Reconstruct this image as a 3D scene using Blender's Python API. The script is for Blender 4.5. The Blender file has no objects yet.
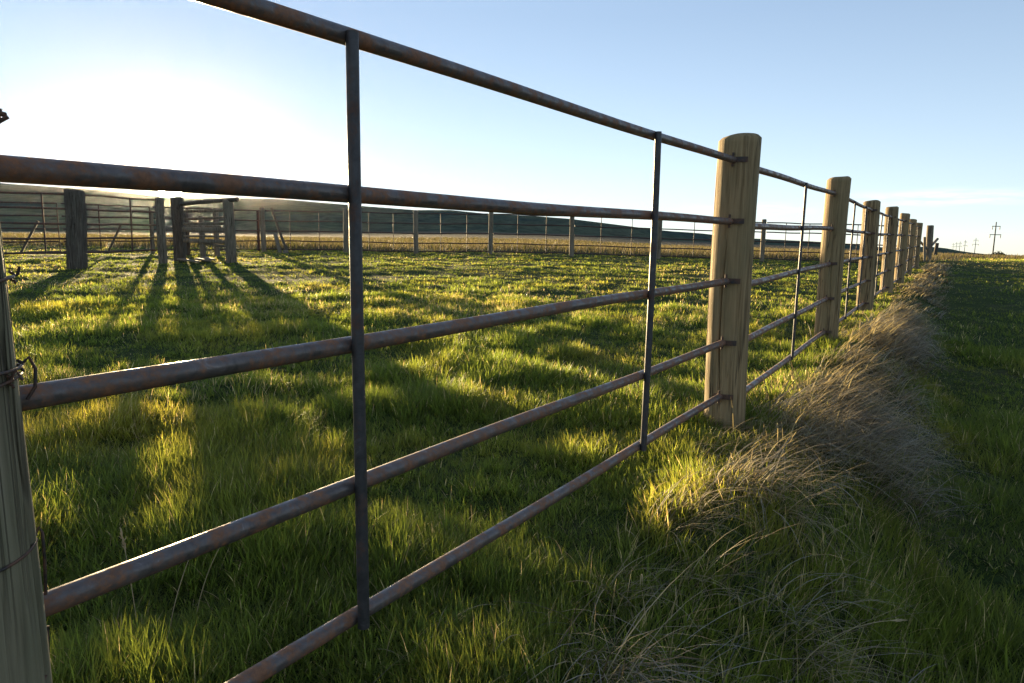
import bpy, math, random
import numpy as np
from mathutils import Vector, Matrix

random.seed(7)
RNG = np.random.default_rng(11)
SC = bpy.context.scene
COL = SC.collection
CAM_Z = 0.93
SUN_AZ, SUN_EL = math.radians(-26.4), math.radians(3.6)

# ------------------------------------------------------------------ camera model
F, CX, CY = 680.0, 512.0, 341.5
_D = np.array([-81.0, 4870.0, F]); _D /= np.linalg.norm(_D)
_U = -_D
_z = np.array([0, 0, 1.0]); _Y = _z - (_z @ _D) * _D; _Y /= np.linalg.norm(_Y)
_X = np.cross(_Y, _U)
ROT = np.array([_X, _Y, _U])

def ray(px, py):
    return ROT @ np.array([(px - CX) / F, (py - CY) / F, 1.0])

def azel(px, py):
    r = ray(px, py)
    return math.atan2(r[0], r[1]), math.atan2(r[2], math.hypot(r[0], r[1]))

def at_depth(px, py, y):
    """Point at forward distance y seen at this place of the photograph."""
    r = ray(px, py)
    p = r * (y / r[1])
    return np.array([p[0], p[1], p[2] + CAM_Z])

def smooth(a, b, x):
    t = np.clip((x - a) / (b - a), 0, 1)
    return t * t * (3 - 2 * t)

# ------------------------------------------------------------------ value noise
def _hash(ix, iy, seed):
    h = (ix.astype(np.int64) * 374761393 + iy.astype(np.int64) * 668265263 + seed * 982451653) & 0x7fffffff
    h = ((h ^ (h >> 13)) * 1274126177) & 0x7fffffff
    h = (h ^ (h >> 16)) & 0xffff
    return h / 65535.0

def vnoise(x, y, seed=0):
    ix, iy = np.floor(x), np.floor(y)
    fx, fy = x - ix, y - iy
    fx = fx * fx * (3 - 2 * fx); fy = fy * fy * (3 - 2 * fy)
    a = _hash(ix, iy, seed); b = _hash(ix + 1, iy, seed)
    c = _hash(ix, iy + 1, seed); d = _hash(ix + 1, iy + 1, seed)
    return (a + (b - a) * fx) * (1 - fy) + (c + (d - c) * fx) * fy

def fbm(x, y, seed=0, o=3):
    s = 0; a = 0.5; n = 0
    for k in range(o):
        s = s + a * vnoise(x * 2 ** k + 17.3 * k, y * 2 ** k - 9.1 * k, seed + k); n += a; a *= 0.5
    return s / n

# ------------------------------------------------------------------ fence line and terrain
LEFT_POST = np.array([-0.7130, 0.7890])
def ground_xy(px, py, y):
    r = ray(px, py); return np.array([r[0] / r[1] * y, y])
FENCE = [LEFT_POST, ground_xy(732.5, 281, 3.56), ground_xy(831, 262, 6.37), ground_xy(868.3, 255, 9.45),
         ground_xy(889, 250.6, 12.5), ground_xy(901.4, 250.3, 15.2), ground_xy(909.6, 251.2, 18.7), ground_xy(916.8, 247.5, 23.0)]
LAST_POST = ground_xy(928.7, 246.4, 29.3)
_line = [LEFT_POST - 6 * np.array([.557, .83])] + FENCE + [LAST_POST, np.array([60.0, 88.0])]

def fence_dist(x, y):
    """Signed distance from the fence line (right of it positive)."""
    best = np.full(x.shape, 1e9); sg = np.ones(x.shape)
    for a, b in zip(_line[:-1], _line[1:]):
        d = b - a; L2 = d @ d
        t = np.clip(((x - a[0]) * d[0] + (y - a[1]) * d[1]) / L2, 0, 1)
        ex, ey = x - (a[0] + t * d[0]), y - (a[1] + t * d[1])
        q = ex * ex + ey * ey
        m = q < best
        best = np.where(m, q, best)
        sg = np.where(m, np.sign(ex * d[1] - ey * d[0]), sg)
    return np.sqrt(best) * sg

CREST = [(-300, 172), (0, 183), (100, 190), (140, 194.5), (170, 197.5), (230, 198), (280, 199), (350, 205), (415, 210), (450, 210),
         (490, 214), (535, 216), (572, 219), (620, 225), (659, 230), (700, 234), (735, 237), (763, 240.5), (820, 243),
         (870, 247), (905, 249.6), (945, 250.3), (958, 253), (990, 255), (1024, 257), (1200, 259)]
GOLD = [(-300, 229), (0, 231), (280, 233), (415, 231.5), (490, 232), (572, 234), (659, 240), (763, 244.5), (820, 247),
        (905, 252.5), (958, 254.8), (990, 256), (1024, 257.7), (1200, 260)]
def _tab(t):
    a = [azel(*p) for p in t]
    return np.array([v[0] for v in a]), np.array([v[1] for v in a])
CREST_AZ, CREST_EL = _tab(CREST)
GOLD_AZ, GOLD_EL = _tab(GOLD)

def _el(az, A, E, behind):
    e = np.interp(az, A, E)
    k = smooth(0.75, 1.6, np.abs(az))
    return e * (1 - k) + behind * k

def base_plane(x, y):
    yc = np.clip(y, -3, 30)
    return 0.03 * (yc - 3.0) - 0.012 * np.clip(x, 0, 18)

def terrain(x, y, bumps=True):
    x = np.asarray(x, float); y = np.asarray(y, float)
    r = np.hypot(x, y); az = np.arctan2(x, y)
    z = base_plane(x, y)
    d = fence_dist(x, y)
    drop = 0.50 * (1 - 0.85 * smooth(5, 17, y)) * (1 - smooth(26, 34, r))
    z = z - drop * smooth(0.28, 1.15, d) + 0.34 * smooth(1.8, 8.0, d) * (1 - smooth(30, 60, r))
    if bumps:
        k = 1 - smooth(30, 60, r)
        z = z + k * ((0.02 + .10 * smooth(1.5, 4, d)) * (fbm(x * 0.55, y * 0.55, 3, 2) - .5) + 0.060 * (fbm(x * 2.4, y * 2.4, 8, 2) - .5))
        ridge = np.exp(-((d - 0.42) / 0.32) ** 2)
        z = z + k * 0.15 * (1 - .75 * smooth(5, 13, y)) * ridge * (fbm(x * 1.6, y * 1.6, 21, 2) - .45)
    far = r > 24
    if np.any(far):
        e1 = _el(az, GOLD_AZ, GOLD_EL, -0.002)
        zf0 = z
        e0 = np.arctan2(z - CAM_Z, np.maximum(r, 1))
        w = smooth(math.log(26), math.log(420), np.log(np.maximum(r, 1)))
        e = e0 * (1 - w) + e1 * w
        zfar = CAM_Z + r * np.tan(e) + 0.004 * np.minimum(r, 200) * w * (fbm(x * .03, y * .03, 5, 2) - .5)
        z = np.where(far, zfar, zf0)
    return z

def hill_z(r, az):
    e1 = _el(az, GOLD_AZ, GOLD_EL, -0.002); e2 = _el(az, CREST_AZ, CREST_EL, 0.01)
    w = smooth(math.log(330), math.log(1500), np.log(r))
    e = e1 * (1 - w) + e2 * w
    z = CAM_Z + r * np.tan(e)
    mid = np.sin(np.pi * np.clip(w, 0, 1))
    z = z + mid * 14 * (fbm(az * 9, np.log(r) * 4, 31, 3) - .5)
    zc = CAM_Z + 1500 * np.tan(e2)
    return np.where(r > 1500, zc - (r - 1500) * 0.05, z)

# ------------------------------------------------------------------ materials
def new_mat(name):
    m = bpy.data.materials.new(name); m.use_nodes = True
    nt = m.node_tree; nt.nodes.clear()
    out = nt.nodes.new('ShaderNodeOutputMaterial')
    b = nt.nodes.new('ShaderNodeBsdfPrincipled')
    nt.links.new(b.outputs[0], out.inputs[0])
    return m, nt, b, out

def N(nt, t, **kw):
    n = nt.nodes.new(t)
    for k, v in kw.items():
        if k in n.inputs: n.inputs[k].default_value = v
        else: setattr(n, k, v)
    return n

def ramp(nt, src, stops):
    r = nt.nodes.new('ShaderNodeValToRGB')
    e = r.color_ramp.elements
    e[0].position, e[0].color = stops[0][0], (*stops[0][1], 1)
    e[1].position, e[1].color = stops[-1][0], (*stops[-1][1], 1)
    for p, c in stops[1:-1]:
        q = e.new(p); q.color = (*c, 1)
    nt.links.new(src, r.inputs[0])
    return r

def mixc(nt, fac, a, b, mode='MIX'):
    m = nt.nodes.new('ShaderNodeMix'); m.data_type = 'RGBA'; m.blend_type = mode
    for s, i in ((fac, 0), (a, 6), (b, 7)):
        if isinstance(s, (int, float)): m.inputs[i].default_value = s
        elif isinstance(s, tuple): m.inputs[i].default_value = (*s, 1)
        else: nt.links.new(s, m.inputs[i])
    return m.outputs[2]

def wood_mat(name, lo, mid, hi, green=(0.10, 0.11, 0.07), green_amt=0.45, seed=0.0):
    m, nt, b, out = new_mat(name)
    tc = N(nt, 'ShaderNodeTexCoord')
    oi = N(nt, 'ShaderNodeObjectInfo')
    off = N(nt, 'ShaderNodeVectorMath', operation='MULTIPLY_ADD')
    nt.links.new(oi.outputs['Random'], off.inputs[0]); off.inputs[1].default_value = (13, 7, 5)
    nt.links.new(tc.outputs['Object'], off.inputs[2])
    mp = N(nt, 'ShaderNodeMapping'); mp.inputs['Scale'].default_value = (34, 34, 1.4)
    nt.links.new(off.outputs[0], mp.inputs[0])
    g = N(nt, 'ShaderNodeTexNoise', Scale=2.0, Detail=6.0, Roughness=0.65, Distortion=0.25)
    nt.links.new(mp.outputs[0], g.inputs[0])
    col = ramp(nt, g.outputs[0], [(0.30, lo), (0.47, mid), (0.70, hi)])
    bl = N(nt, 'ShaderNodeTexNoise', Scale=5.0, Detail=4.0)
    mp2 = N(nt, 'ShaderNodeMapping'); mp2.inputs['Scale'].default_value = (1.6, 1.6, 0.5)
    nt.links.new(off.outputs[0], mp2.inputs[0]); nt.links.new(mp2.outputs[0], bl.inputs[0])
    br = ramp(nt, bl.outputs[0], [(0.42, (0, 0, 0)), (0.66, (1, 1, 1))])
    ga = N(nt, 'ShaderNodeMath', operation='MULTIPLY'); ga.inputs[1].default_value = green_amt
    nt.links.new(br.outputs[0], ga.inputs[0])
    c = mixc(nt, ga.outputs[0], col.outputs[0], green)
    # dark drying checks running with the grain
    mp3 = N(nt, 'ShaderNodeMapping'); mp3.inputs['Scale'].default_value = (20, 20, 0.7)
    nt.links.new(off.outputs[0], mp3.inputs[0])
    ck = N(nt, 'ShaderNodeTexNoise', Scale=1.7, Detail=2.0, Distortion=0.4)
    nt.links.new(mp3.outputs[0], ck.inputs[0])
    ckr = ramp(nt, ck.outputs[0], [(0.0, (0, 0, 0)), (0.475, (0, 0, 0)), (0.495, (1, 1, 1)), (0.505, (1, 1, 1)), (0.525, (0, 0, 0)), (1.0, (0, 0, 0))])
    kn = N(nt, 'ShaderNodeTexNoise', Scale=1.3, Detail=1.0)
    nt.links.new(mp2.outputs[0], kn.inputs[0])
    knr = ramp(nt, kn.outputs[0], [(0.40, (0, 0, 0)), (0.55, (1, 1, 1))])
    cm = N(nt, 'ShaderNodeMath', operation='MULTIPLY')
    nt.links.new(ckr.outputs[0], cm.inputs[0]); nt.links.new(knr.outputs[0], cm.inputs[1])
    c = mixc(nt, cm.outputs[0], c, (0.035, 0.025, 0.016))
    nt.links.new(c, b.inputs['Base Color'])
    b.inputs['Roughness'].default_value = 0.85
    b.inputs['Specular IOR Level'].default_value = 0.2
    hs = N(nt, 'ShaderNodeMath', operation='MULTIPLY_ADD'); hs.inputs[1].default_value = -2.0
    nt.links.new(cm.outputs[0], hs.inputs[0]); nt.links.new(g.outputs[0], hs.inputs[2])
    bp = N(nt, 'ShaderNodeBump', Strength=0.7, Distance=0.006)
    nt.links.new(hs.outputs[0], bp.inputs['Height']); nt.links.new(bp.outputs[0], b.inputs['Normal'])
    return m

def steel_mat(name, dark, rust, rust_cut=0.52, metal=0.55, rough=0.42):
    m, nt, b, out = new_mat(name)
    tc = N(nt, 'ShaderNodeTexCoord')
    n1 = N(nt, 'ShaderNodeTexNoise', Scale=17.0, Detail=6.0, Roughness=0.7)
    n2 = N(nt, 'ShaderNodeTexNoise', Scale=90.0, Detail=4.0, Roughness=0.7)
    n3 = N(nt, 'ShaderNodeTexNoise', Scale=28.0, Detail=5.0, Roughness=0.75, Distortion=1.0)
    for q in (n1, n2, n3): nt.links.new(tc.outputs['Object'], q.inputs[0])
    a = N(nt, 'ShaderNodeMath', operation='MULTIPLY_ADD'); a.inputs[1].default_value = 0.35
    nt.links.new(n2.outputs[0], a.inputs[0]); nt.links.new(n1.outputs[0], a.inputs[2])
    rm = ramp(nt, a.outputs[0], [(rust_cut + 0.08, (0, 0, 0)), (rust_cut + 0.24, (1, 1, 1))])
    base = ramp(nt, n3.outputs[0], [(0.35, tuple(v * 0.6 for v in dark)), (0.62, dark), (0.78, tuple(v * 1.9 + .012 for v in dark))])
    rc = ramp(nt, n2.outputs[0], [(0.3, tuple(v * 0.5 for v in rust)), (0.7, rust)])
    c = mixc(nt, rm.outputs[0], base.outputs[0], rc.outputs[0])
    nt.links.new(c, b.inputs['Base Color'])
    mm = N(nt, 'ShaderNodeMapRange'); mm.inputs['To Min'].default_value = metal; mm.inputs['To Max'].default_value = 0.0
    nt.links.new(rm.outputs[0], mm.inputs[0]); nt.links.new(mm.outputs[0], b.inputs['Metallic'])
    rr = N(nt, 'ShaderNodeMapRange'); rr.inputs['To Min'].default_value = rough; rr.inputs['To Max'].default_value = 0.8
    nt.links.new(rm.outputs[0], rr.inputs[0]); nt.links.new(rr.outputs[0], b.inputs['Roughness'])
    bp = N(nt, 'ShaderNodeBump', Strength=0.35, Distance=0.0015)
    nt.links.new(n2.outputs[0], bp.inputs['Height']); nt.links.new(bp.outputs[0], b.inputs['Normal'])
    return m

def plain_mat(name, col, rough=0.8, metal=0.0):
    m, nt, b, out = new_mat(name)
    tc = N(nt, 'ShaderNodeTexCoord')
    n = N(nt, 'ShaderNodeTexNoise', Scale=22.0, Detail=4.0)
    nt.links.new(tc.outputs['Object'], n.inputs[0])
    r = ramp(nt, n.outputs[0], [(0.3, tuple(v * 0.7 for v in col)), (0.7, tuple(v * 1.25 for v in col))])
    nt.links.new(r.outputs[0], b.inputs['Base Color'])
    b.inputs['Roughness'].default_value = rough; b.inputs['Metallic'].default_value = metal
    return m

def blade_mat(name, trans=0.45, gain=1.6, rough=0.5, spec=0.3):
    m, nt, b, out = new_mat(name)
    at = N(nt, 'ShaderNodeAttribute', attribute_name='tint')
    nt.links.new(at.outputs['Color'], b.inputs['Base Color'])
    b.inputs['Roughness'].default_value = rough
    b.inputs['Specular IOR Level'].default_value = spec
    tr = N(nt, 'ShaderNodeBsdfTranslucent')
    g = mixc(nt, 1.0, at.outputs['Color'], (gain, gain, gain * 0.75), 'MULTIPLY')
    nt.links.new(g, tr.inputs['Color'])
    mx = N(nt, 'ShaderNodeMixShader'); mx.inputs[0].default_value = trans
    nt.links.new(b.outputs[0], mx.inputs[1]); nt.links.new(tr.outputs[0], mx.inputs[2])
    nt.links.new(mx.outputs[0], out.inputs[0])
    return m

WOOD = wood_mat('treated_pine', (0.145, 0.092, 0.042), (0.27, 0.182, 0.089), (0.39, 0.275, 0.142), green=(0.19, 0.16, 0.082))
WOOD_GREY = wood_mat('weathered_timber', (0.10, 0.075, 0.05), (0.19, 0.15, 0.10), (0.29, 0.24, 0.17), green_amt=0.1)
WOOD_DARK = wood_mat('creosote_timber', (0.035, 0.027, 0.02), (0.09, 0.07, 0.05), (0.17, 0.14, 0.105), green_amt=0.15)
WOOD_LEFT = wood_mat('grey_green_timber', (0.12, 0.095, 0.058), (0.22, 0.18, 0.11), (0.32, 0.265, 0.17), green=(0.12, 0.125, 0.07), green_amt=0.6)
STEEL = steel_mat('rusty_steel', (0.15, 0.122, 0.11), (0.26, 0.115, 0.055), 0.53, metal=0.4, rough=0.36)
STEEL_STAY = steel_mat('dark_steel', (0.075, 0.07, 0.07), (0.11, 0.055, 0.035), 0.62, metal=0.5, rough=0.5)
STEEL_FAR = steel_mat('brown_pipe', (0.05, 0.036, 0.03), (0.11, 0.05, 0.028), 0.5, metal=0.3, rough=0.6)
STRAP = steel_mat('strap_steel', (0.05, 0.045, 0.042), (0.12, 0.06, 0.035), 0.45, metal=0.4, rough=0.6)
WIRE = steel_mat('wire_steel', (0.05, 0.045, 0.042), (0.14, 0.065, 0.035), 0.5, metal=0.6, rough=0.5)
POLE = plain_mat('pole_timber', (0.07, 0.055, 0.045))
INSUL = plain_mat('porcelain', (0.12, 0.11, 0.10), 0.4)
GRASS = blade_mat('green_blade', 0.60, 2.8)
STRAW = blade_mat('straw_blade', 0.40, 1.4, 0.6, 0.25)

# ------------------------------------------------------------------ object helpers
def link(name, verts, faces, mat, parent=None, loc=(0, 0, 0), smooth_shade=False):
    me = bpy.data.meshes.new(name)
    me.from_pydata([tuple(v) for v in verts], [], [tuple(f) for f in faces])
    me.materials.append(mat)
    if smooth_shade:
        me.polygons.foreach_set('use_smooth', [True] * len(me.polygons))
        me.set_sharp_from_angle(angle=math.radians(50))
    me.update()
    o = bpy.data.objects.new(name, me); COL.objects.link(o)
    o.location = loc
    if parent: o.parent = parent
    return o

def tag(o, label=None, cat=None, group=None, kind=None):
    if label: o['label'] = label
    if cat: o['category'] = cat
    if group: o['group'] = group
    if kind: o['kind'] = kind
    return o

def empty(name, loc, label, cat, group=None):
    o = bpy.data.objects.new(name, None); COL.objects.link(o)
    o.location = tuple(loc); o.empty_display_size = 0.2
    return tag(o, label, cat, group)

class MB:
    def __init__(s): s.v = []; s.f = []
    def add(s, v, f):
        o = len(s.v); s.v += [tuple(q) for q in v]; s.f += [tuple(i + o for i in q) for q in f]
    def tube(s, pts, rad, seg=16, cap=True):
        pts = [Vector(p) for p in pts]; n = len(pts)
        if not hasattr(rad, '__len__'): rad = [rad] * n
        ref = None; rings = []
        for i, p in enumerate(pts):
            t = (pts[min(i + 1, n - 1)] - pts[max(i - 1, 0)]).normalized()
            if ref is None:
                ref = Vector((0, 0, 1)) if abs(t.z) < 0.9 else Vector((1, 0, 0))
            u = (ref - t * ref.dot(t)).normalized(); w = t.cross(u); ref = u
            rings.append([p + (u * math.cos(a) + w * math.sin(a)) * rad[i] for a in [2 * math.pi * k / seg for k in range(seg)]])
        v = [q for r in rings for q in r]; f = []
        for i in range(n - 1):
            for k in range(seg):
                k2 = (k + 1) % seg
                f.append((i * seg + k, i * seg + k2, (i + 1) * seg + k2, (i + 1) * seg + k))
        if cap:
            f.append(tuple(range(seg))[::-1]); f.append(tuple((n - 1) * seg + k for k in range(seg)))
        s.add(v, f)
    def bar(s, a, b, w, h, side=None):
        """Rectangular timber from a to b."""
        a, b = Vector(a), Vector(b); t = (b - a).normalized()
        sd = Vector(side) if side else Vector((0, 0, 1)).cross(t)
        if sd.length < 1e-4: sd = Vector((1, 0, 0))
        sd = (sd - t * sd.dot(t)).normalized(); up = t.cross(sd)
        c = 0.12 * min(w, h)
        prof = [(-w/2+c, -h/2), (w/2-c, -h/2), (w/2, -h/2+c), (w/2, h/2-c), (w/2-c, h/2), (-w/2+c, h/2), (-w/2, h/2-c), (-w/2, -h/2+c)]
        v = [p + sd * x + up * y for p in (a, b) for x, y in prof]
        f = [(k, (k+1) % 8, 8 + (k+1) % 8, 8 + k) for k in range(8)] + [tuple(range(8))[::-1], tuple(range(8, 16))]
        s.add(v, f)
    def build(s, name, mat, parent=None, loc=(0, 0, 0), sm=True):
        l = Vector(loc) if parent is None else parent.location
        return link(name, [Vector(q) - l for q in s.v], s.f, mat, parent, loc if parent is None else (0, 0, 0), sm)

def post_mesh(name, h, r, mat, seed, seg=64, rings=36, cracks=6, bevel=0.02, bury=0.35, square=0.0):
    """Round timber post: slightly bent and oval, worn top, drying cracks cut into it."""
    rg = random.Random(seed)
    zs = [-bury] + list(np.linspace(0, h - bevel, rings)) + [h - bevel * 0.55, h - bevel * 0.2, h]
    cr = [(rg.uniform(0, 2 * math.pi), rg.uniform(0.0, 0.35) * h, rg.uniform(0.6, 1.05) * h, rg.uniform(0.006, 0.018), rg.uniform(0.022, 0.045)) for _ in range(cracks)]
    ph = [rg.uniform(0, 6.28) for _ in range(6)]
    v = []
    for i, z in enumerate(zs):
        e = 0.0
        if z > h - bevel - 1e-6: e = [0.0, 0.14, 0.26, 0.42][min(3, max(0, i - rings))] * (0.10 / max(r, .05)) * bevel / 0.03
        bx = 0.010 * math.sin(z * 2.1 + ph[0]) * r / .1; by = 0.010 * math.sin(z * 1.7 + ph[1]) * r / .1
        for k in range(seg):
            a = 2 * math.pi * k / seg
            q = r * (1 + 0.02 * math.cos(2 * a + ph[2]) + 0.006 * math.cos(5 * a + ph[3] + z) + 0.003 * math.sin(11 * a + 3.1 * z + ph[4]))
            q *= 1 + 0.02 * (1 - max(z, 0) / h)
            if square: q *= 1 + square * (1 / max(abs(math.cos(a)), abs(math.sin(a))) - 1)
            for ca, z0, z1, dp, wd in cr:
                da = (a - ca - 0.12 * math.sin(z * 4 + ca) + math.pi) % (2 * math.pi) - math.pi
                if z0 < z < z1: q -= dp * math.exp(-(da / wd) ** 2) * (r / .1) * math.sin(math.pi * (z - z0) / (z1 - z0)) ** .5
            q -= e * r
            zz = z + (0.006 * math.cos(a + ph[5]) + 0.0015 * math.sin(3 * a)) * (z >= h - bevel) * r / .1
            v.append((bx + q * math.cos(a), by + q * math.sin(a), zz))
    n = len(zs); f = []
    for i in range(n - 1):
        for k in range(seg):
            k2 = (k + 1) % seg
            f.append((i * seg + k, i * seg + k2, (i + 1) * seg + k2, (i + 1) * seg + k))
    v.append((v[-1][0] * 0 + bx, by, h + 0.002)); c = len(v) - 1
    for k in range(seg): f.append(((n - 1) * seg + k, (n - 1) * seg + (k + 1) % seg, c))
    me = bpy.data.meshes.new(name)
    me.from_pydata(v, [], f); me.materials.append(mat)
    me.polygons.foreach_set('use_smooth', [True] * len(me.polygons)); me.set_sharp_from_angle(angle=math.radians(48))
    return me

def put_post(name, me, xy, label, cat='fence post', group=None, rot=0, dz=0, tilt=(0, 0)):
    z = float(terrain(np.array([xy[0]]), np.array([xy[1]]))[0])
    o = bpy.data.objects.new(name, me); COL.objects.link(o)
    o.location = (xy[0], xy[1], z + dz); o.rotation_euler = (tilt[0], tilt[1], rot)
    tag(o, label, cat, group)
    return z

# ------------------------------------------------------------------ land: ground, dry field, hills
def polar_sheet(name, radii, zfun, mat, naz=720, hole=None, colfun=None):
    az = np.linspace(-math.pi, math.pi, naz, endpoint=False)
    # finer steps in the half of the circle the photograph looks at
    az = np.sort(np.concatenate([np.linspace(-math.pi, math.pi, naz // 3, endpoint=False), np.linspace(-0.95, 0.95, naz)]))
    az = az[np.concatenate([[True], np.diff(az) > 1e-5])]
    n = len(az); R = np.array(radii); A, RR = np.meshgrid(az, R)
    x = RR * np.sin(A); y = RR * np.cos(A); z = zfun(x, y, RR, A)
    v = np.stack([x, y, z], -1).reshape(-1, 3)
    i = np.arange(len(R) - 1)[:, None]; k = np.arange(n)[None, :]; k2 = (k + 1) % n
    q = np.stack([i * n + k, (i + 1) * n + k, (i + 1) * n + k2, i * n + k2], -1).reshape(-1, 4)[:, ::-1]
    extra = None
    if R[0] < 1.0:
        v = np.vstack([v, [[0, 0, zfun(np.array([0.]), np.array([0.]), np.array([0.]), np.array([0.]))[0]]]])
        extra = [(len(v) - 1, (kk + 1) % n, kk) for kk in range(n)]
    me = bpy.data.meshes.new(name)
    faces = q.tolist() + (extra or [])
    me.from_pydata(v.tolist(), [], faces); me.materials.append(mat)
    me.polygons.foreach_set('use_smooth', [True] * len(me.polygons))
    if me.polygons[0].normal.z < 0: me.flip_normals()
    o = bpy.data.objects.new(name, me); COL.objects.link(o)
    return o

def ground_mat():
    m, nt, b, out = new_mat('meadow_soil')
    tc = N(nt, 'ShaderNodeTexCoord')
    n1 = N(nt, 'ShaderNodeTexNoise', Scale=1.3, Detail=6.0, Roughness=0.65)
    n2 = N(nt, 'ShaderNodeTexNoise', Scale=26.0, Detail=5.0, Roughness=0.7)
    for q in (n1, n2): nt.links.new(tc.outputs['Object'], q.inputs[0])
    c1 = ramp(nt, n1.outputs[0], [(0.35, (0.030, 0.048, 0.012)), (0.55, (0.05, 0.065, 0.018)), (0.72, (0.085, 0.07, 0.035))])
    c2 = ramp(nt, n2.outputs[0], [(0.3, (0.4, 0.4, 0.4)), (0.7, (1.3, 1.3, 1.3))])
    c = mixc(nt, 1.0, c1.outputs[0], c2.outputs[0], 'MULTIPLY')
    nt.links.new(c, b.inputs['Base Color']); b.inputs['Roughness'].default_value = 1.0
    b.inputs['Specular IOR Level'].default_value = 0.05
    bp = N(nt, 'ShaderNodeBump', Strength=0.8, Distance=0.03)
    nt.links.new(n2.outputs[0], bp.inputs['Height']); nt.links.new(bp.outputs[0], b.inputs['Normal'])
    return m

def field_mat():
    m, nt, b, out = new_mat('dry_prairie')
    tc = N(nt, 'ShaderNodeTexCoord')
    n1 = N(nt, 'ShaderNodeTexNoise', Scale=0.06, Detail=7.0, Roughness=0.7)
    n2 = N(nt, 'ShaderNodeTexNoise', Scale=1.6, Detail=6.0, Roughness=0.75)
    for q in (n1, n2): nt.links.new(tc.outputs['Object'], q.inputs[0])
    c1 = ramp(nt, n1.outputs[0], [(0.3, (0.07, 0.062, 0.035)), (0.5, (0.11, 0.09, 0.058)), (0.7, (0.15, 0.12, 0.08))])
    c2 = ramp(nt, n2.outputs[0], [(0.3, (0.6, 0.6, 0.6)), (0.7, (1.25, 1.25, 1.25))])
    c = mixc(nt, 1.0, c1.outputs[0], c2.outputs[0], 'MULTIPLY')
    nt.links.new(c, b.inputs['Base Color']); b.inputs['Roughness'].default_value = 1.0
    b.inputs['Specular IOR Level'].default_value = 0.05
    bp = N(nt, 'ShaderNodeBump', Strength=1.0, Distance=0.25)
    nt.links.new(n2.outputs[0], bp.inputs['Height']); nt.links.new(bp.outputs[0], b.inputs['Normal'])
    return m

def hill_mat():
    m, nt, b, out = new_mat('sage_hillside')
    tc = N(nt, 'ShaderNodeTexCoord')
    mp = N(nt, 'ShaderNodeMapping'); mp.inputs['Scale'].default_value = (1, 0.35, 1)
    nt.links.new(tc.outputs['Object'], mp.inputs[0])
    n1 = N(nt, 'ShaderNodeTexNoise', Scale=0.006, Detail=7.0, Roughness=0.62)
    n2 = N(nt, 'ShaderNodeTexNoise', Scale=0.09, Detail=6.0, Roughness=0.7)
    for q in (n1, n2): nt.links.new(mp.outputs[0], q.inputs[0])
    c1 = ramp(nt, n1.outputs[0], [(0.36, (0.055, 0.075, 0.065)), (0.5, (0.085, 0.10, 0.065)), (0.66, (0.12, 0.115, 0.075))])
    c2 = ramp(nt, n2.outputs[0], [(0.36, (0.45, 0.47, 0.5)), (0.55, (1.0, 1.0, 1.0)), (0.7, (1.25, 1.2, 1.1))])
    c = mixc(nt, 1.0, c1.outputs[0], c2.outputs[0], 'MULTIPLY')
    nt.links.new(c, b.inputs['Base Color']); b.inputs['Roughness'].default_value = 1.0
    b.inputs['Specular IOR Level'].default_value = 0.0
    return m

R_IN = [0.3 * (55 / 0.3) ** (i / 210) for i in range(211)]
o = polar_sheet('ground', R_IN, lambda x, y, r, a: terrain(x, y), ground_mat()); tag(o, kind='structure')
R_MID = [55 * (400 / 55) ** (i / 50) for i in range(51)]
o = polar_sheet('dry_field', R_MID, lambda x, y, r, a: terrain(x, y), field_mat()); tag(o, kind='structure')
R_OUT = [392 * (1500 / 392) ** (i / 60) for i in range(61)] + [1540, 1620, 1800, 2100]
o = polar_sheet('hills', R_OUT, lambda x, y, r, a: hill_z(r, a) - np.where(r < 399, 1.0, 0.0), hill_mat()); tag(o, kind='structure')

# ------------------------------------------------------------------ grass blades
def blades(x, y, L, w, az, lean, curl, segs, tint, tipc=None, z0=None, floor=None):
    """Tapered curved blades as one big vertex array. Returns verts, quads, tris, colours."""
    n = len(x)
    if z0 is None: z0 = terrain(x, y) - 0.01
    px, py, pz = x.copy(), y.copy(), z0.copy()
    hx, hy = np.cos(az), np.sin(az); sx, sy = -hy, hx
    nv = 2 * segs + 1
    V = np.empty((n, nv, 3), np.float32); C = np.empty((n, nv, 4), np.float32); C[..., 3] = 1
    for s in range(segs + 1):
        t = s / segs
        ww = w * (1 - t ** 1.6) * (0.75 + 0.5 * min(1, t * 3)) * 0.5
        col = tint if tipc is None else tint * (1 - t ** 1.5) + tipc * t ** 1.5
        if s < segs:
            V[:, 2*s, 0] = px - sx * ww; V[:, 2*s, 1] = py - sy * ww; V[:, 2*s, 2] = pz
            V[:, 2*s+1, 0] = px + sx * ww; V[:, 2*s+1, 1] = py + sy * ww; V[:, 2*s+1, 2] = pz
            C[:, 2*s, :3] = col; C[:, 2*s+1, :3] = col
        else:
            V[:, nv-1, 0] = px; V[:, nv-1, 1] = py; V[:, nv-1, 2] = pz; C[:, nv-1, :3] = col
        a = lean + curl * (t + 0.5 / segs)
        d = L / segs
        px = px + np.sin(a) * d * hx; py = py + np.sin(a) * d * hy; pz = pz + np.cos(a) * d
        if floor: pz = np.maximum(pz, terrain(px, py) + floor)
    base = (np.arange(n) * nv)[:, None, None]
    qi = np.array([[2*s, 2*s+1, 2*s+3, 2*s+2] for s in range(segs - 1)]).reshape(1, -1, 4) if segs > 1 else np.zeros((1, 0, 4), int)
    Q = (base + qi).reshape(-1, 4)
    T = (base[:, :, 0] + np.array([[2*segs-2, 2*segs-1, 2*segs]])).reshape(-1, 3)
    return V.reshape(-1, 3), Q, T, C.reshape(-1, 4)

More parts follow.
